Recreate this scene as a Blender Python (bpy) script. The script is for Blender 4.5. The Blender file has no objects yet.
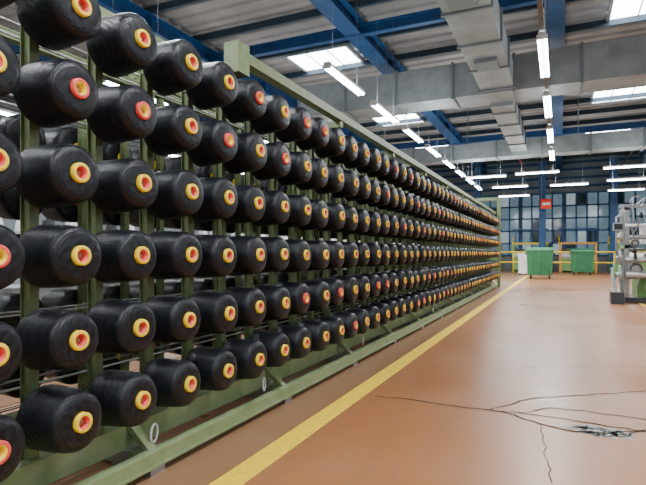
import bpy, math, random
from mathutils import Vector, Matrix
random.seed(4)
S=bpy.context.scene
C=S.collection

# ---------------- materials ----------------
def mat(name,col,rough=.5,metal=0,noise=0,nscale=8,bump=0,spec=.5,emit=None,estr=0,col2=None):
    m=bpy.data.materials.new(name); m.use_nodes=True
    nt=m.node_tree; b=nt.nodes['Principled BSDF']
    b.inputs['Base Color'].default_value=(*col,1)
    b.inputs['Roughness'].default_value=rough
    b.inputs['Metallic'].default_value=metal
    b.inputs['Specular IOR Level'].default_value=spec
    if emit:
        b.inputs['Emission Color'].default_value=(*emit,1); b.inputs['Emission Strength'].default_value=estr
    if noise or bump or col2:
        tc=nt.nodes.new('ShaderNodeTexCoord'); n=nt.nodes.new('ShaderNodeTexNoise')
        n.inputs['Scale'].default_value=nscale; n.inputs['Detail'].default_value=6
        nt.links.new(tc.outputs['Object'],n.inputs['Vector'])
        r=nt.nodes.new('ShaderNodeValToRGB')
        r.color_ramp.elements[0].position=.35; r.color_ramp.elements[1].position=.65
        a=col2 if col2 else tuple(c*(1-noise) for c in col)
        r.color_ramp.elements[0].color=(*a,1); r.color_ramp.elements[1].color=(*col,1)
        nt.links.new(n.outputs['Fac'],r.inputs['Fac']); nt.links.new(r.outputs['Color'],b.inputs['Base Color'])
        if bump:
            bp=nt.nodes.new('ShaderNodeBump'); bp.inputs['Strength'].default_value=bump; bp.inputs['Distance'].default_value=.01
            nt.links.new(n.outputs['Fac'],bp.inputs['Height']); nt.links.new(bp.outputs['Normal'],b.inputs['Normal'])
    return m

GREEN=mat('sage_paint',(.17,.225,.095),.45,noise=.25,nscale=14)
GREEN_D=mat('green_rail_paint',(.18,.25,.105),.45,noise=.4,nscale=9,col2=(.25,.29,.16))
BLUE=mat('blue_beam_paint',(.003,.062,.20),.5,noise=.25,nscale=3)
BLUEG=mat('purlin_paint',(.02,.045,.075),.6,noise=.2,nscale=3)
DUCT=mat('galvanised_steel',(.27,.31,.325),.5,.2,noise=.28,nscale=2.5)
DUCTR=mat('duct_flange',(.16,.19,.21),.5,.3)
WHITE=mat('white_enamel',(.75,.77,.78),.4,noise=.05)
STEEL=mat('machine_steel',(.42,.44,.45),.35,.7,noise=.25,nscale=12)
GREY=mat('machine_grey',(.26,.29,.30),.5,noise=.2,nscale=6)
DARK=mat('dark_metal',(.03,.035,.04),.5,noise=.2)
BIN=mat('bin_green',(.03,.20,.08),.5,noise=.3,nscale=4)
YEL=mat('rail_yellow',(.85,.58,.02),.5,noise=.15)
RED=mat('sign_red',(.85,.06,.02),.5,noise=.1,spec=.2)
TUBE=mat('fluorescent_tube',(.9,.95,1),.4,emit=(.88,.96,1.0),estr=30)
SKY=mat('skylight_panel',(.8,.85,.88),.4,emit=(.92,.97,1.0),estr=14)
BLACKR=mat('rubber_black',(.015,.015,.016),.7,noise=.2)
CREAM=mat('cream_plastic',(.75,.70,.58),.5,noise=.1)
LOOMG=mat('loom_green',(.20,.40,.12),.5,noise=.2)
ORG=mat('machine_orange',(.80,.38,.05),.5,noise=.2)

def yarn_mat(name,c1,c2):
    m=bpy.data.materials.new(name); m.use_nodes=True
    nt=m.node_tree; b=nt.nodes['Principled BSDF']
    b.inputs['Roughness'].default_value=.40
    b.inputs['Specular IOR Level'].default_value=.36
    b.inputs['Sheen Weight'].default_value=.02; b.inputs['Sheen Roughness'].default_value=.35; b.inputs['Sheen Tint'].default_value=(.75,.87,1,1)
    tc=nt.nodes.new('ShaderNodeTexCoord')
    def wave(rot,sc):
        mp=nt.nodes.new('ShaderNodeMapping'); mp.inputs['Rotation'].default_value=rot
        w=nt.nodes.new('ShaderNodeTexWave'); w.wave_type='BANDS'; w.bands_direction='X'
        w.inputs['Scale'].default_value=sc; w.inputs['Distortion'].default_value=1.5; w.inputs['Detail'].default_value=2
        nt.links.new(tc.outputs['Object'],mp.inputs['Vector']); nt.links.new(mp.outputs['Vector'],w.inputs['Vector']); return w
    w=wave((0,0,.16),48); w2=wave((0,.14,-.16),41)
    ad=nt.nodes.new('ShaderNodeMath'); ad.operation='ADD'
    nt.links.new(w.outputs['Fac'],ad.inputs[0]); nt.links.new(w2.outputs['Fac'],ad.inputs[1])
    n=nt.nodes.new('ShaderNodeTexNoise'); n.inputs['Scale'].default_value=18; n.inputs['Detail'].default_value=4
    nt.links.new(tc.outputs['Object'],n.inputs['Vector'])
    mx=nt.nodes.new('ShaderNodeMath'); mx.operation='MULTIPLY'
    nt.links.new(ad.outputs[0],mx.inputs[0]); nt.links.new(n.outputs['Fac'],mx.inputs[1])
    r=nt.nodes.new('ShaderNodeValToRGB')
    r.color_ramp.elements[0].color=(*c1,1); r.color_ramp.elements[1].color=(*c2,1); r.color_ramp.elements[0].position=.2; r.color_ramp.elements[1].position=.9
    nt.links.new(mx.outputs[0],r.inputs['Fac']); nt.links.new(r.outputs['Color'],b.inputs['Base Color'])
    bp=nt.nodes.new('ShaderNodeBump'); bp.inputs['Strength'].default_value=.4; bp.inputs['Distance'].default_value=.0014
    nt.links.new(ad.outputs[0],bp.inputs['Height']); nt.links.new(bp.outputs['Normal'],b.inputs['Normal'])
    return m
YARN=yarn_mat('black_yarn',(.0010,.0014,.0028),(.008,.011,.018))
YARNW=yarn_mat('white_yarn',(.55,.56,.56),(.75,.76,.76))
T_Y=mat('tube_yellow',(.95,.66,.02),.4,noise=.08,nscale=30)
T_P=mat('tube_pink',(.80,.085,.07),.4,noise=.1,nscale=30)
T_IN=mat('tube_inner',(.45,.26,.15),.6,noise=.2,nscale=30)

# ---------------- mesh builder ----------------
class B:
    def __init__(s): s.v=[];s.f=[];s.m=[];s.sm=[]
    def box(s,x0,x1,y0,y1,z0,z1,m=0):
        i=len(s.v)
        s.v+= [(x0,y0,z0),(x1,y0,z0),(x1,y1,z0),(x0,y1,z0),(x0,y0,z1),(x1,y0,z1),(x1,y1,z1),(x0,y1,z1)]
        for q in [(3,2,1,0),(4,5,6,7),(0,1,5,4),(1,2,6,5),(2,3,7,6),(3,0,4,7)]:
            s.f.append(tuple(i+k for k in q)); s.m.append(m); s.sm.append(False)
    def bar(s,p0,p1,w,h,m=0):
        p0=Vector(p0);p1=Vector(p1);d=(p1-p0).normalized()
        up=Vector((0,0,1)) if abs(d.z)<.95 else Vector((1,0,0))
        a=d.cross(up).normalized()*w/2; b=a.cross(d).normalized()*h/2
        i=len(s.v)
        for p in (p0,p1):
            for sx,sy in((-1,-1),(1,-1),(1,1),(-1,1)): s.v.append(tuple(p+a*sx+b*sy))
        for q in [(0,1,2,3),(7,6,5,4),(0,4,5,1),(1,5,6,2),(2,6,7,3),(3,7,4,0)]:
            s.f.append(tuple(i+k for k in q)); s.m.append(m); s.sm.append(False)
    def lathe(s,p0,ax,prof,seg=24,mi=0,cap=True):
        p0=Vector(p0);ax=Vector(ax).normalized()
        up=Vector((0,0,1)) if abs(ax.z)<.95 else Vector((1,0,0))
        a=ax.cross(up).normalized(); b=ax.cross(a).normalized()
        i=len(s.v)
        for pr in prof:
            for k in range(seg):
                an=2*math.pi*k/seg
                s.v.append(tuple(p0+ax*pr[0]+(a*math.cos(an)+b*math.sin(an))*pr[1]))
        for j in range(len(prof)-1):
            mm=prof[j][2] if len(prof[j])>2 else mi
            for k in range(seg):
                k2=(k+1)%seg
                s.f.append((i+j*seg+k,i+j*seg+k2,i+(j+1)*seg+k2,i+(j+1)*seg+k)); s.m.append(mm); s.sm.append(True)
        if cap:
            m0=prof[0][2] if len(prof[0])>2 else mi
            m1=prof[-1][2] if len(prof[-1])>2 else mi
            s.f.append(tuple(i+k for k in reversed(range(seg)))); s.m.append(m0); s.sm.append(False)
            L=i+(len(prof)-1)*seg
            s.f.append(tuple(L+k for k in range(seg))); s.m.append(m1); s.sm.append(False)
    def cyl(s,p0,p1,r,seg=12,m=0):
        d=Vector(p1)-Vector(p0); s.lathe(p0,d,[(0,r),(d.length,r)],seg,m)
    def ring(s,c,ax,R,r,m=0,seg=20):
        ax=Vector(ax).normalized()
        pr=[(math.sin(t*math.pi/3)*r,R+math.cos(t*math.pi/3)*r) for t in range(7)]
        s.lathe(c,ax,pr,seg,m,cap=False)
    def mesh(s,name,mats):
        me=bpy.data.meshes.new(name); me.from_pydata(s.v,[],s.f)
        for m in mats: me.materials.append(m)
        me.polygons.foreach_set('material_index',s.m)
        me.polygons.foreach_set('use_smooth',s.sm)
        import bmesh
        bm=bmesh.new(); bm.from_mesh(me); bmesh.ops.recalc_face_normals(bm,faces=bm.faces); bm.to_mesh(me); bm.free()
        me.update(); return me
    def obj(s,name,mats,parent=None,bevel=0):
        o=bpy.data.objects.new(name,s.mesh(name,mats)); C.objects.link(o)
        if parent: o.parent=parent
        if bevel:
            md=o.modifiers.new('bev','BEVEL'); md.width=bevel; md.segments=2; md.limit_method='ANGLE'
        return o
def empty(name,loc=(0,0,0)):
    e=bpy.data.objects.new(name,None); e.location=loc; C.objects.link(e); return e

# ---------------- camera ----------------
H=1.10; TH=math.atan(237/510)
cd=bpy.data.cameras.new('camera'); cam=bpy.data.objects.new('camera',cd); C.objects.link(cam)
cd.sensor_width=36; cd.lens=36*510/646; cd.shift_y=10.5/646; cd.clip_start=.02
cam.location=(0,0,H); cam.rotation_euler=(math.pi/2,0,TH); S.camera=cam

# ---------------- room shell ----------------
XL,XR,Y0,Y1,ZC=-15,12,-7,34,6.8
fm=bpy.data.materials.new('painted_concrete_floor'); fm.use_nodes=True
nt=fm.node_tree; b=nt.nodes['Principled BSDF']; N=nt.nodes.new; L=nt.links.new
tc=N('ShaderNodeTexCoord')
def noise(sc,det=6,ro=.6,vec=None):
    n=N('ShaderNodeTexNoise'); n.inputs['Scale'].default_value=sc; n.inputs['Detail'].default_value=det; n.inputs['Roughness'].default_value=ro
    L(vec or tc.outputs['Object'],n.inputs['Vector']); return n
def ramp(src,p0,c0,p1,c1):
    r=N('ShaderNodeValToRGB'); r.color_ramp.elements[0].position=p0; r.color_ramp.elements[1].position=p1
    r.color_ramp.elements[0].color=(*c0,1); r.color_ramp.elements[1].color=(*c1,1); L(src,r.inputs['Fac']); return r
def mix(f,a,c,bt='MIX'):
    m=N('ShaderNodeMix'); m.data_type='RGBA'; m.blend_type=bt
    if hasattr(f,'is_linked'): L(f,m.inputs[0])
    else: m.inputs[0].default_value=f
    for s_,k in((a,6),(c,7)):
        if hasattr(s_,'is_linked'): L(s_,m.inputs[k])
        else: m.inputs[k].default_value=(*s_,1)
    return m.outputs[2]
n1=noise(.5,5); base=ramp(n1.outputs['Fac'],.35,(.345,.135,.048),.68,(.39,.165,.068))
n2=noise(1.5,9,.72); wear=ramp(n2.outputs['Fac'],.48,(0,0,0),.78,(.42,.42,.42))
c=mix(wear.outputs['Color'],base.outputs['Color'],(.35,.23,.145))
mp=N('ShaderNodeMapping'); mp.inputs['Scale'].default_value=(3,.25,1); L(tc.outputs['Object'],mp.inputs['Vector'])
n3=noise(1.6,6,.65,mp.outputs['Vector']); stk=ramp(n3.outputs['Fac'],.48,(0,0,0),.8,(.5,.5,.5))
c=mix(stk.outputs['Color'],c,(.22,.115,.065))
n4=noise(60,3,.6); sp=ramp(n4.outputs['Fac'],.60,(0,0,0),.70,(.45,.45,.45))
c=mix(sp.outputs['Color'],c,(.12,.07,.045))
n6=noise(9,8,.75); sc6=ramp(n6.outputs['Fac'],.60,(0,0,0),.74,(.35,.35,.35))
c=mix(sc6.outputs['Color'],c,(.40,.30,.22))
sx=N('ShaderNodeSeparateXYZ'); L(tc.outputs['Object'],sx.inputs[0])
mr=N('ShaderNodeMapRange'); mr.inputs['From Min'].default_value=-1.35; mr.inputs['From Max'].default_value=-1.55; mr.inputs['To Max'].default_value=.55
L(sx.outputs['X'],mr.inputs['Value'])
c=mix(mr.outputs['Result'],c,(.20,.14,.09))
L(c,b.inputs['Base Color'])
rr=N('ShaderNodeMapRange'); rr.inputs['From Min'].default_value=.3; rr.inputs['From Max'].default_value=.7; rr.inputs['To Min'].default_value=.26; rr.inputs['To Max'].default_value=.42
L(n1.outputs['Fac'],rr.inputs['Value']); L(rr.outputs['Result'],b.inputs['Roughness'])
b.inputs['Specular IOR Level'].default_value=.42
bp=N('ShaderNodeBump'); bp.inputs['Strength'].default_value=.07; bp.inputs['Distance'].default_value=.006
n5=noise(7,5); L(n5.outputs['Fac'],bp.inputs['Height']); L(bp.outputs['Normal'],b.inputs['Normal'])

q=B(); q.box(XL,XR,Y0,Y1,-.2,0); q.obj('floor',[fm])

cm=mat('roof_deck',(.31,.32,.32),.6,noise=.2,nscale=.8,col2=(.21,.22,.225))
q=B()
pitch=.30; x=XL; prof=[]
while x<XR-.01:
    prof+= [(x,ZC),(x+.13,ZC),(x+.16,ZC+.06),(x+.27,ZC+.06)]; x+=pitch
prof.append((XR,ZC))
prof=[((p[0]-XL)/(XR-XL)*(Y1-Y0)+Y0,p[1]) for p in prof]
for p in prof: q.v+=[(XL,p[0],p[1]),(XR,p[0],p[1])]
for i in range(len(prof)-1):
    q.f.append((2*i,2*i+1,2*i+3,2*i+2)); q.m.append(0); q.sm.append(False)
q.box(XL,XR,Y0,Y1,ZC+.1,ZC+.2)
q.obj('ceiling',[cm])

wm=mat('wall_cladding',(.28,.33,.36),.6,noise=.15,nscale=.6)
q=B(); q.box(XL-.2,XL,Y0,Y1,0,ZC+.2); q.obj('wall_left',[wm])
q=B(); q.box(XR,XR+.2,Y0,Y1,0,ZC+.2); q.obj('wall_right',[wm])
q=B(); q.box(XL,XR,Y0-.2,Y0,0,ZC+.2); q.obj('wall_front',[wm])
q=B(); q.box(XL,XR,Y1,Y1+.2,0,ZC+.2); q.obj('wall_back',[mat('wall_back_cladding',(.20,.27,.32),.6,noise=.2,nscale=.7)])

GL=[mat('window_glass',(.10,.18,.23),.12,emit=(.45,.68,.82),estr=.22,noise=.7,nscale=.9),
    mat('window_glass_lit',(.3,.36,.38),.15,emit=(.65,.80,.88),estr=.38,noise=.5,nscale=1.6),
    mat('window_glass_dark',(.04,.08,.11),.10,noise=.5,nscale=1.6)]
k=1; x0=-14.4
while x0<11:
    w=2.3
    q=B(); y=Y1-.06
    cols_,rws=4,5
    for a in range(cols_):
        for r in range(rws):
            xa=x0+w*a/cols_; za=.95+3.75*r/rws
            q.box(xa,xa+w/cols_,y,y+.03,za,za+3.75/rws,random.choice([0,0,1,2,2] if r<2 else [0,0,0,1,2]))
    for t in range(cols_+1):
        xx=x0+w*t/cols_; q.box(xx-.045,xx+.045,y-.05,y+.05,.9,4.75,3)
    for r in range(rws+1):
        z=.95+3.75*r/rws; q.box(x0-.04,x0+w+.04,y-.05,y+.05,z-.045,z+.045,3)
    q.obj('window_%d'%k,GL+[mat('window_frame_blue',(.008,.12,.32),.5,noise=.2)]); k+=1; x0+=2.45
q=B()
for z in (5.1,5.6,6.1,6.5): q.box(XL,XR,Y1-.2,Y1,z-.06,z+.06)
q.box(XL,XR,Y1-.1,Y1,0,.88,1)
q.obj('trim_1',[BLUE,GREY])

for X in (-6.2,2.0):
    for Y in (-.5,6.4,13.6,20.9,27.2):
        q=B(); hx,hy=.95,.80
        q.box(X-hx,X+hx,Y-hy,Y+hy,ZC-.05,ZC-.02,0)
        for s_ in (-hx,hx): q.box(X+s_-.04,X+s_+.04,Y-hy,Y+hy,ZC-.09,ZC-.0,1)
        for s_ in (-hy,hy): q.box(X-hx-.04,X+hx+.04,Y+s_-.03,Y+s_+.03,ZC-.09,ZC-.0,1)
        for s_ in (-.32,.32): q.box(X+s_-.015,X+s_+.015,Y-hy,Y+hy,ZC-.07,ZC-.04,1)
        q.obj('skylight_window' ,[SKY,DUCT])

# ---------------- roof structure ----------------
e=empty('roof_beams')
q=B()
for X in (-13,-8.7,-4.4,-.1,4.2,8.5):
    q.box(X-.2,X+.2,Y0,Y1,ZC-.60,ZC-.56,0); q.box(X-.2,X+.2,Y0,Y1,ZC-.24,ZC-.20,0); q.box(X-.02,X+.02,Y0,Y1,ZC-.57,ZC-.22,0)
    y=Y0+1
    while y<Y1: q.box(X-.18,X+.18,y-.01,y+.01,ZC-.56,ZC-.24,0); y+=2.5
q.obj('main_beams',[BLUE],e)
q=B(); y=Y0+.5
while y<Y1:
    q.box(XL,XR,y-.04,y+.04,ZC-.2,ZC-.17,0); q.box(XL,XR,y-.012,y+.012,ZC-.18,ZC-.02,0); y+=1.72
q.obj('purlins',[BLUEG],e)
q=B()
for Y in (11.2,17.3,24.2):
    q.box(XL,XR,Y-.08,Y+.08,ZC-.62,ZC-.58,0); q.box(XL,XR,Y-.08,Y+.08,ZC-.40,ZC-.36,0);q.box(XL,XR,Y-.015,Y+.015,ZC-.6,ZC-.38,0)
q.obj('cross_girders',[BLUE],e)

for X in (-8.7,-4.4,-.9,2.6,7.5):
    q=B(); Y=31.2
    q.box(X-.17,X+.17,Y-.15,Y-.12,0,ZC-.65); q.box(X-.17,X+.17,Y+.12,Y+.15,0,ZC-.65); q.box(X-.015,X+.015,Y-.13,Y+.13,0,ZC-.65); q.box(X-.22,X+.22,Y-.22,Y+.22,0,.03)
    q.box(X-.2,X+.2,Y-.2,Y+.2,ZC-.65,ZC-.61)
    q.obj('steel_column',[BLUE])

# ---------------- ducts ----------------
e=empty('ventilation_duct')
q=B()
q.box(-6.8,XR-.2,13,13.9,5.0,5.85,0)
x=-6.8
while x<XR-.3: q.box(x-.03,x+.03,12.96,13.94,4.96,5.89,1); x+=1.45
q.box(-1.75,-1.0,Y0+.3,13,5.05,5.6,0); q.box(-1.65,-1.1,13.9,20.4,4.9,5.3,0)
y=Y0+1
while y<12.9: q.box(-1.79,-.96,y-.03,y+.03,5.01,5.64,1); y+=1.45
y=14.6
while y<20: q.box(-1.69,-1.06,y-.03,y+.03,4.86,5.34,1); y+=1.45
for y in (2,5,8,11): q.box(-1.6,-1.15,y-.25,y+.25,4.97,5.05,1)
q.box(-7,XR-.2,20.4,21.1,4.75,5.35,0)
x=-7
while x<XR-.3: q.box(x-.03,x+.03,20.36,21.14,4.71,5.39,1); x+=1.6
x=-4.2
while x<XR-1:
    for Y in (13.1,13.8): q.cyl((x,Y,5.2),(x,Y,ZC-.02),.012,6,1)
    for Y in (20.5,21.0): q.cyl((x+.9,Y,5.2),(x+.9,Y,ZC-.02),.012,6,1)
    x+=3.9
q.obj('duct_runs',[DUCT,DUCTR],e)
q=B()
q.cyl((-1.95,Y0+.2,6.05),(-1.95,Y1-.3,6.05),.035,10,0)
q.cyl((3.2,Y0+.2,6.07),(3.2,Y1-.3,6.07),.05,10,1)
q.obj('sprinkler_pipes',[RED,DUCT])

# ---------------- fluorescent lights ----------------
def light(X,Y,Z=4.0,along='Y',ln=1.55,power=80):
    q=B()
    h=ln/2
    q.box(-.05,.05,-h,h,.03,.08,0)
    for s_ in(-.045,.045): q.cyl((s_,-h+.02,0),(s_,h-.02,0),.018,10,1)
    for s_ in(-h,h-.03): q.box(-.07,.07,s_,s_+.03,-.02,.04,0)
    top=ZC-Z-.21
    for s_ in(-h*.7,h*.7): q.cyl((0,s_,.08),(0,s_,top),.003,6,2)
    o=q.obj('fluorescent_light',[WHITE,TUBE,DUCTR])
    o.location=(X,Y,Z)
    if along=='X': o.rotation_euler=(0,0,math.pi/2)
    for up in (0,1):
        ld=bpy.data.lights.new('lamp','AREA'); ld.shape='RECTANGLE'; ld.size=.12; ld.size_y=ln-.06; ld.energy=power*(.32 if up else 1); ld.color=(.95,.98,1.0)
        lo=bpy.data.objects.new('lamp',ld); C.objects.link(lo); lo.parent=o; lo.location=(0,0,.085 if up else -.022)
        if up: lo.rotation_euler=(math.pi,0,0)
    return o
for i in range(8):
    light(-3.3,8.0+2.2*i)
y=-5.0
while y<3: light(-3.3,y+.6); y+=2.6  # unseen fixtures overhead and behind the camera, added to light the hall
for i in range(4): light(-.22,8.3+2.75*i,ln=1.7)
for y in (-5,-2.6,-.2,2.2): light(-.22,y)  # more added fixtures out of view, there for their light
q=B(); q.box(-.25,-.19,-5.5,17.8,4.09,4.12); 
for y in range(-5,18,2): q.cyl((-.22,y,4.12),(-.22,y,ZC-.61),.005,6)
q.obj('cable_tray',[DUCTR])
for (px,py,dp) in [(486,177,19.5),(510,187,22.4),(537,173,18.5),(514,196,26),(569,185,21.7),(628,167,17.2),(628,180,20.2),(626,190,23.5)]:
    xr=(px-323)/510*dp; c_,s_=math.cos(TH),math.sin(TH)
    X=xr*c_-dp*s_; Y=xr*s_+dp*c_
    light(X,Y,4.0,'X',1.5)
for X in (5.5,8.8):
    for Y in (-4,0,4,8,12): light(X,Y)  # unseen rows off to the right, added as extra hall lighting
for X in (-7,-10.5):
    for Y in (-2,2.5,7,11.5,16,21,26): light(X,Y,power=75)

# ---------------- yarn creel ----------------
creel=empty('yarn_creel')
D=.3386; DZ=.337; XT=-1.745; Y00=1.455
rows=[H-.012+DZ*k for k in (-2,-1,0,1,2,3)]
NC=47
def cone_mesh(name,yarn,tubeA,tubeB,R=.129,L_=.235):
    q=B()
    pr=[(-.014-L_,.035),(-.014-L_+.002,R*.82),(-.014-L_+.008,R*.95),(-.014-L_+.020,R*1.02),(-.014-L_*.75,R*1.015),(-.014-L_*.5,R*.99),(-.014-L_*.25,R*.96),(-.048,R*.935),(-.034,R*.90),(-.025,R*.84),(-.018,R*.75),(-.014,R*.62),(-.014,.045)]
    q.lathe((0,0,0),(1,0,0),pr,40,0,cap=False)
    q.lathe((0,0,0),(1,0,0),[(-.03,.042,1),(-.004,.0415,1),(0,.040,1),(0,.027,2),(-.004,.022,2),(-.05,.020,3),(-.05,.014,3),(-.02,.012,3),(-.018,.001,3)],28,1,cap=False)
    q.lathe((0,0,0),(1,0,0),[(-.268,.03,1),(-.02-L_,.036,1)],16,1,cap=True)
    return q.mesh(name,[yarn,tubeA,tubeB,T_IN])
CM=[cone_mesh('cone_a',YARN,T_Y,T_P),cone_mesh('cone_b',YARN,T_P,T_Y),cone_mesh('cone_c',YARN,T_Y,T_P,.126,.238),cone_mesh('cone_d',YARN,T_Y,T_P,.131,.233),cone_mesh('cone_e',YARN,T_Y,T_P,.129,.235)]
cones=empty('yarn_cones'); cones.parent=creel
def put(me,x,y,z,flip=False,tilt=0):
    o=bpy.data.objects.new('cone',me); C.objects.link(o); o.parent=cones
    o.location=(x,y,z); o.rotation_euler=(random.uniform(0,6.28),-0.03+random.uniform(-.025,.025),(math.pi if flip else 0)+random.uniform(-.03,.03))
for c_ in range(-3,NC):
    y=Y00+D*c_
    for r,z in enumerate(rows):
        put(random.choice(CM),XT+random.uniform(-.008,.008),y+random.uniform(-.006,.006),z+random.uniform(-.004,.004))
        put(random.choice(CM),-2.99,y+.12,z+.0,True)
q=B()
yS=Y00+D*-3-.3; yE=Y00+D*(NC-1)+.3
for c_ in range(-3,NC):
    y=Y00+D*c_
    zt=2.27
    q.box(-2.075,-2.035,y-.022,y+.022,.2,zt,0)
    q.box(-2.077,-2.072,y-.035,y+.035,.2,zt,0)
    q.box(-2.72,-2.68,y+.10,y+.144,.2,zt,0)
    for z in rows:
        q.cyl((-2.04,y,z),(-1.80,y,z),.009,8,2)
        q.cyl((-2.70,y+.12,z),(-2.93,y+.12,z),.009,8,2)
        q.box(-2.08,-2.02,y-.03,y+.03,z-.025,z+.025,1)
for X in (-2.055,-2.70):
    q.box(X-.03,X+.03,yS,yE,2.25,2.30,1)
    q.box(X-.05,X+.05,yS,yE,.10,.22,1)
for X in (-1.92,-2.8):
    q.box(X-.04,X+.04,2.76,yE,2.36,2.43,0)
y=2.8
while y<yE:
    q.box(-2.83,-1.89,y-.03,y+.03,2.30,2.359,0)
    q.box(-2.09,-2.01,y-.034,y+.034,2.26,2.31,0); q.box(-2.74,-2.68,y-.034,y+.034,2.26,2.31,0)
    y+=D*5
q.box(-1.985,-1.872,2.74,2.87,2.27,2.47,0)
q.box(-1.875,-1.815,yS,yE,.05,.115,3); q.box(-1.885,-1.805,yS,yE,.04,.052,3)
q.box(-1.96,-1.92,yS,yE,.02,.06,3)
y=Y00+D*.5-D*3
while y<yE:
    q.box(-2.75,-1.84,y-.035,y+.035,.025,.095,1)
    q.bar((-1.86,y,.10),(-2.03,y,.24),.05,.03,1)
    q.box(-1.90,-1.82,y-.05,y+.05,0,.045,2)
    q.box(-2.08,-1.98,y-.05,y+.05,0,.10,2); q.box(-2.76,-2.66,y-.05,y+.05,0,.10,2)
    y+=D*4
for X in (-2.9,-1.8):
    q.box(X-.05,X+.05,yE,yE+.1,0,2.8,0)
q.box(-2.96,-1.74,yE-.005,yE+.105,2.8,2.9,0)
q.obj('creel_frame',[GREEN,GREEN_D,STEEL,GREEN_D],creel)
q=B()
for r,z in enumerate(rows):
    for X in (-2.28,-2.42):
        q.cyl((X,yS,z+.06),(X,yE,z+.06),.006,6,0)
for j in range(60):
    z=random.choice(rows)+random.uniform(-.05,.12); X=random.uniform(-2.5,-2.2)
    q.cyl((X,yS,z),(X,yE,z+random.uniform(-.03,.03)),.0016,4,1)
for c_ in range(-3,NC,6):
    y=Y00+D*c_
    q.box(-2.40,-2.34,y-.02,y+.02,.22,2.27,2)
q.obj('thread_guides',[STEEL,BLACKR,GREEN_D],creel)
q=B()
for y in (2.02,3.10,5.1,8.4): 
    q.ring((-1.90,y,.17),(1,.4,0),.045,.006,0)
q.obj('hose_loops',[WHITE],creel)

# ---------------- machinery behind creel ----------------
for Y in (1,6,11,16):
    e=empty('spinning_frame')
    q=B()
    X=-5.2
    q.box(X-.3,X+.3,Y,Y+4.2,.1,.75,0); q.box(X-.35,X+.35,Y,Y+4.2,0,.1,2)
    q.box(X-.1,X+.1,Y,Y+4.2,1.7,1.8,1)
    for t in range(5):
        y=Y+t*1.03; q.box(X-.05,X+.05,y,y+.06,.7,2.0,1)
        q.bar((X-.4,y+.03,1.9),(X+.4,y+.03,1.9),.04,.04,1)
    for t in range(14):
        y=Y+.2+t*.29
        q.lathe((X+.28,y,.80),(0,0,1),[(0,.08),(.02,.09),(.2,.06),(.21,.02),(.25,.02)],14,3)
        q.lathe((X+.1,y,1.25),(0,0,1),[(0,.08),(.02,.09),(.2,.06),(.21,.02),(.25,.02)],14,3 if t%3 else 4)
        q.cyl((X+.1,y,.75),(X+.1,y,1.27),.008,6,1)
    q.box(X+.02,X+.18,Y,Y+4.2,1.2,1.25,1)
    q.obj('frame_body',[GREY,STEEL,DARK,YARNW,BLACKR],e)

# ---------------- floor markings ----------------
lm=mat('yellow_line_paint',(.95,.66,.02),.5,noise=.2,nscale=25,col2=(.80,.53,.04))
q=B(); q.box(-1.51,-1.365,Y0+.1,28.5,0,.002)
q.box(1.55,1.63,12.2,18,0,.002); q.box(-1.365,-.2,28.4,28.5,0,.002)
q.obj('floor_line',[lm])
cr=mat('crack_dark',(.085,.055,.04),.9,noise=.3,nscale=40,spec=.1)
cp=mat('repair_filler',(.52,.60,.58),.5,noise=.2,nscale=30)
def fl(px,py):
    dp=510*H/(py-253); xr=(px-323)/510*dp; c_,s_=math.cos(TH),math.sin(TH)
    return (xr*c_-dp*s_, xr*s_+dp*c_)
q=B()
def crack(pts,w=.006,m=0):
    P=[Vector((*p,.0025)) for p in pts]; out=[P[0]]
    for a,b_ in zip(P,P[1:]):
        n=max(2,int((b_-a).length/.05)); pd=Vector((-(b_-a).y,(b_-a).x,0)).normalized()
        for i in range(1,n+1):
            out.append(a.lerp(b_,i/n)+pd*random.uniform(-.014,.014)*(i<n))
    i0=len(q.v)
    for k,p in enumerate(out):
        d=(out[min(k+1,len(out)-1)]-out[max(k-1,0)]).normalized(); pd=Vector((-d.y,d.x,0))*w/2*random.uniform(.6,1.3)
        q.v+=[tuple(p-pd),tuple(p+pd)]
    for k in range(len(out)-1):
        q.f.append((i0+2*k,i0+2*k+1,i0+2*k+3,i0+2*k+2)); q.m.append(m); q.sm.append(False)
A=[fl(*p) for p in [(375,396),(420,401),(465,408),(520,413),(575,421),(646,432)]]
crack(A,.016)
crack([fl(*p) for p in [(490,410),(530,399),(565,396),(620,393),(646,391)]],.012)
crack([fl(*p) for p in [(500,411),(540,424),(575,432),(610,434),(646,430)]],.018)
crack([fl(*p) for p in [(520,413),(550,408),(590,412),(646,420)]],.011)
crack([fl(*p) for p in [(540,424),(545,450),(552,484)]],.005)
crack([fl(*p) for p in [(500,370),(560,366),(646,368)]],.008)
for j in range(150):
    a=random.uniform(0,6.28); ra=random.uniform(0,1)**.5
    cx=fl(600,432); x_=cx[0]+math.cos(a)*ra*.17; y_=cx[1]+math.sin(a)*ra*.10
    a2=random.uniform(0,3.14); crack([(x_,y_),(x_+math.cos(a2)*.06,y_+math.sin(a2)*.03)],.012,1 if j%6 else 0)
q.obj('floor_crack',[cr,cp])

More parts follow.
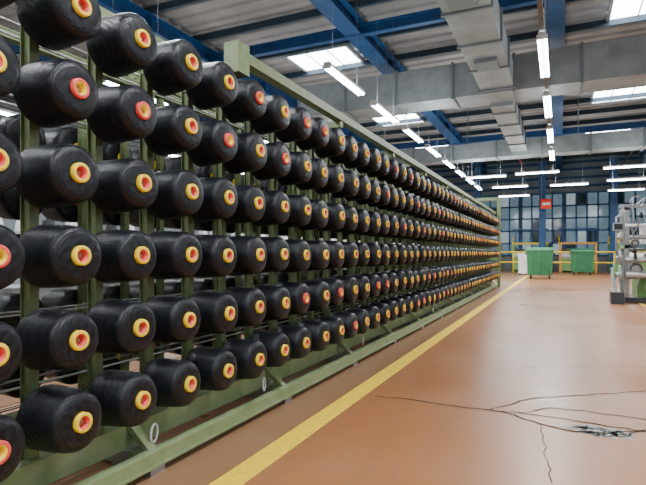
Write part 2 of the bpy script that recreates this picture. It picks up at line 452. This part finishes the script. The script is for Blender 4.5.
# ---------------- bins, rail, cabinet ----------------
def wheelie(name,X,Y,w=1.1,d=.9,h=1.25):
    e=empty(name,(X,Y,0))
    q=B()
    i=len(q.v)
    z0,z1=.16,h-.14
    a,b_=w/2*.88,w/2; c1,c2=d/2*.82,d/2
    q.v+=[(-a,-c1,z0),(a,-c1,z0),(a,c1,z0),(-a,c1,z0),(-b_,-c2,z1),(b_,-c2,z1),(b_,c2,z1),(-b_,c2,z1)]
    for f in [(3,2,1,0),(4,5,6,7),(0,1,5,4),(1,2,6,5),(2,3,7,6),(3,0,4,7)]: q.f.append(tuple(i+k for k in f)); q.m.append(0); q.sm.append(False)
    q.box(-b_-.03,b_+.03,-c2-.03,c2+.03,z1,z1+.06,0)
    n=8
    for t in range(n):
        a0=math.pi*t/n;a1=math.pi*(t+1)/n
        y0=-math.cos(a0)*c2;y1=-math.cos(a1)*c2;za=z1+.06+math.sin(a0)*.12;zb=z1+.06+math.sin(a1)*.12
        j=len(q.v); q.v+=[(-b_,y0,za),(b_,y0,za),(b_,y1,zb),(-b_,y1,zb)]; q.f.append((j,j+1,j+2,j+3)); q.m.append(0); q.sm.append(True)
        for s_ in(-b_,b_):
            j=len(q.v); q.v+=[(s_,y0,z1+.06),(s_,y1,z1+.06),(s_,y1,zb),(s_,y0,za)]; q.f.append((j,j+1,j+2,j+3)); q.m.append(0); q.sm.append(False)
    for s_ in(-.3,0,.3): q.box(s_*w-.03,s_*w+.03,-c2-.0,-c1-.01,z0+.1,z1,0)
    for s_ in(-1,1):
        q.cyl((s_*b_,0,z1-.1),(s_*(b_+.08),0,z1-.1),.03,10,1)
        for t in(-1,1):
            q.cyl((s_*a*.8-.025,t*c1*.75,.09),(s_*a*.8+.025,t*c1*.75,.09),.09,16,1)
            q.box(s_*a*.8-.04,s_*a*.8+.04,t*c1*.75-.02,t*c1*.75+.02,.1,z0+.02,2)
    q.obj('bin_body',[BIN,BLACKR,STEEL],e)
c_,s_=math.cos(TH),math.sin(TH)
def at(px,dp):
    xr=(px-323)/510*dp; return (xr*c_-dp*s_, xr*s_+dp*c_)
p=at(540,22.0); wheelie('waste_bin',p[0],p[1],1.05,.9,1.30)
p=at(582,25.6); wheelie('waste_bin',p[0],p[1],1.05,.9,1.28)
q=B(); Yr=29.6
for X in [-5.5+1.6*i for i in range(11)]:
    if abs(X+.6)<.5: continue
    q.cyl((X,Yr,0),(X,Yr,1.15),.04,10,0)
for z in (.6,1.15): q.cyl((-5.5,Yr,z),(10.5,Yr,z),.045,10,0)
q.obj('guard_rail',[YEL])
q=B(); p=at(523,25.5)
q.box(-.2,.2,-.25,.25,.08,1.05,0); q.box(-.18,.18,-.265,-.25,.12,1.0,0); q.box(.10,.13,-.28,-.265,.5,.62,1); q.box(-.22,.22,-.27,.27,1.05,1.08,0)
for a in(-.15,.15):
    for d in(-.2,.2): q.cyl((a,d,0),(a,d,.08),.03,8,1)
o=q.obj('control_cabinet',[WHITE,DARK]); o.location=(p[0],p[1],0)
q=B(); p=at(546,27.5)
q.box(-.26,.26,-.03,.03,-.26,.26,0); q.box(-.20,.20,-.04,-.03,-.07,.07,1)
for a in(-.22,.22): q.cyl((a,0,.26),(a,0,ZC-3.8-.05),.008,6,2)
o=q.obj('warning_sign',[RED,WHITE,STEEL]); o.location=(p[0],p[1],3.75)

for n_,(X,Y) in enumerate(((-4.2,32.3),(-1.6,32.4),(.9,32.5),(3.4,32.3),(5.9,32.4),(3.5,28.3))):
    e=empty('weaving_loom',(X,Y,0)); q=B()
    q.box(-.9,.9,-.4,.4,.1,.8,3)
    for a in(-.95,.85): q.box(a,a+.12,-.5,.5,0,1.6,3 if n_%2 else 5); q.cyl((a-.02,-.2,1.1),(a+.14,-.2,1.1),.22,16,1)
    q.cyl((-.85,-.3,.95),(.85,-.3,.95),.16,20,2); q.box(-1,1,-.1,.1,1.6,1.72,4 if n_%2 else 5); q.cyl((-.85,.2,1.3),(.85,.2,1.3),.06,12,1)
    for a in(-.8,0,.8): q.bar((a,0,1.7),(a,.3,2.5),.05,.05,6)
    q.box(-1,1,.25,.35,2.45,2.53,6)
    q.cyl((-.95,-.1,1.72),(-.95,-.1,2.05),.035,10,4)
    q.obj('loom_body',[GREY,STEEL,WHITE,LOOMG,YEL,ORG,BLUE],e)

# ---------------- right hand machine ----------------
e=empty('warping_machine',(1.20,12.9,0))
q=B()
q.box(.1,3.0,.1,1.3,.0,.12,2); q.box(.35,2.9,.3,1.2,.12,.55,5)
for x in (.1,.75,1.5,2.2,2.8):
    q.box(x,x+.09,.15,.26,.1,2.1,1); q.box(x,x+.09,1.1,1.2,.1,2.1,0); q.box(x,x+.09,.15,1.25,2.05,2.13,0)
    q.box(x,x+.09,.15,1.25,1.2,1.28,5)
q.box(0,3,.15,.22,2.1,2.18,1)
q.box(.45,.72,.2,.8,1.3,1.75,3); q.box(.9,1.45,.2,.9,1.25,1.9,0)
q.cyl((.1,.0,.62),(2.9,.0,.62),.09,20,1); q.cyl((.1,-.05,.95),(2.9,-.05,.95),.06,20,1)
q.cyl((.1,.2,1.45),(2.9,.2,1.45),.05,16,1); q.cyl((.1,.0,1.7),(2.9,.0,1.7),.035,16,3)
for x,z,r in ((.02,.62,.20),(.02,1.0,.15),(.04,1.45,.12),(.72,.62,.2),(.72,1.2,.13)):
    q.lathe((x,.05,z),(-1,0,0),[(0,r),(.04,r),(.05,r*.85),(.05,r*.3),(.1,r*.28)],24,1)
for x,z,r in ((.3,.75,.15),(.55,1.05,.10),(.28,1.32,.09),(.85,.8,.17),(1.2,1.1,.12),(.6,.35,.13),(1.1,.4,.16)):
    q.lathe((x,.08,z),(0,-1,0),[(0,r),(.05,r),(.06,r*.85),(.05,r*.6),(.05,r*.3),(.12,r*.26)],24,1)
    q.ring((x,.0,z),(0,1,0),r*.7,.012,2)
for t in range(9):
    x=.25+t*.3
    q.cyl((x,.12,1.28),(x,.05,2.3),.012,8,1); q.lathe((x,-.05,1.15),(0,-1,0),[(0,.05),(.05,.06),(.12,.04),(.14,.01)],12,3 if t%2 else 4)
    q.bar((x,.3,.85),(x,-.3,1.0),.04,.04,1); q.cyl((x,-.3,.98),(x,-.3,1.1),.03,10,4)
    q.bar((x,.1,1.5),(x+.12,-.15,1.85),.025,.025,1); q.lathe((x+.12,-.15,1.85),(0,0,1),[(0,.03),(.03,.045),(.10,.03),(.12,.01)],12,3 if t%3 else 4)
    q.bar((x,-.05,.15),(x+.1,-.05,.6),.03,.03,1)
q.bar((-.1,-.2,.1),(-.1,.6,.75),.08,.06,1); q.box(-.2,.05,-.3,.1,.0,.25,2)
q.box(-.10,.06,.2,.5,.6,.85,5)
q.cyl((-.05,.3,.85),(-.05,.3,1.9),.022,10,1); q.box(-.12,.08,.2,.3,1.6,1.78,0); q.box(-.10,.06,.19,.2,1.63,1.75,4)
q.bar((-.05,.3,1.9),(.5,.2,2.3),.04,.04,1)
q.ring((.3,-.1,2.2),(0,1,0),.12,.012,1)
q.obj('machine_body',[GREY,STEEL,DARK,WHITE,BLACKR,LOOMG],e,bevel=.006)
q=B()
for i in range(26):
    q.cyl((.15+.1*i,.1,1.45),(.15+.1*i,1.0,2.1),.003,5,0)
q.obj('warp_threads',[WHITE],e)

# ---------------- world ----------------
w=bpy.data.worlds.new('world'); S.world=w; w.use_nodes=True
w.node_tree.nodes['Background'].inputs[0].default_value=(.6,.75,.9,1); w.node_tree.nodes['Background'].inputs[1].default_value=.3
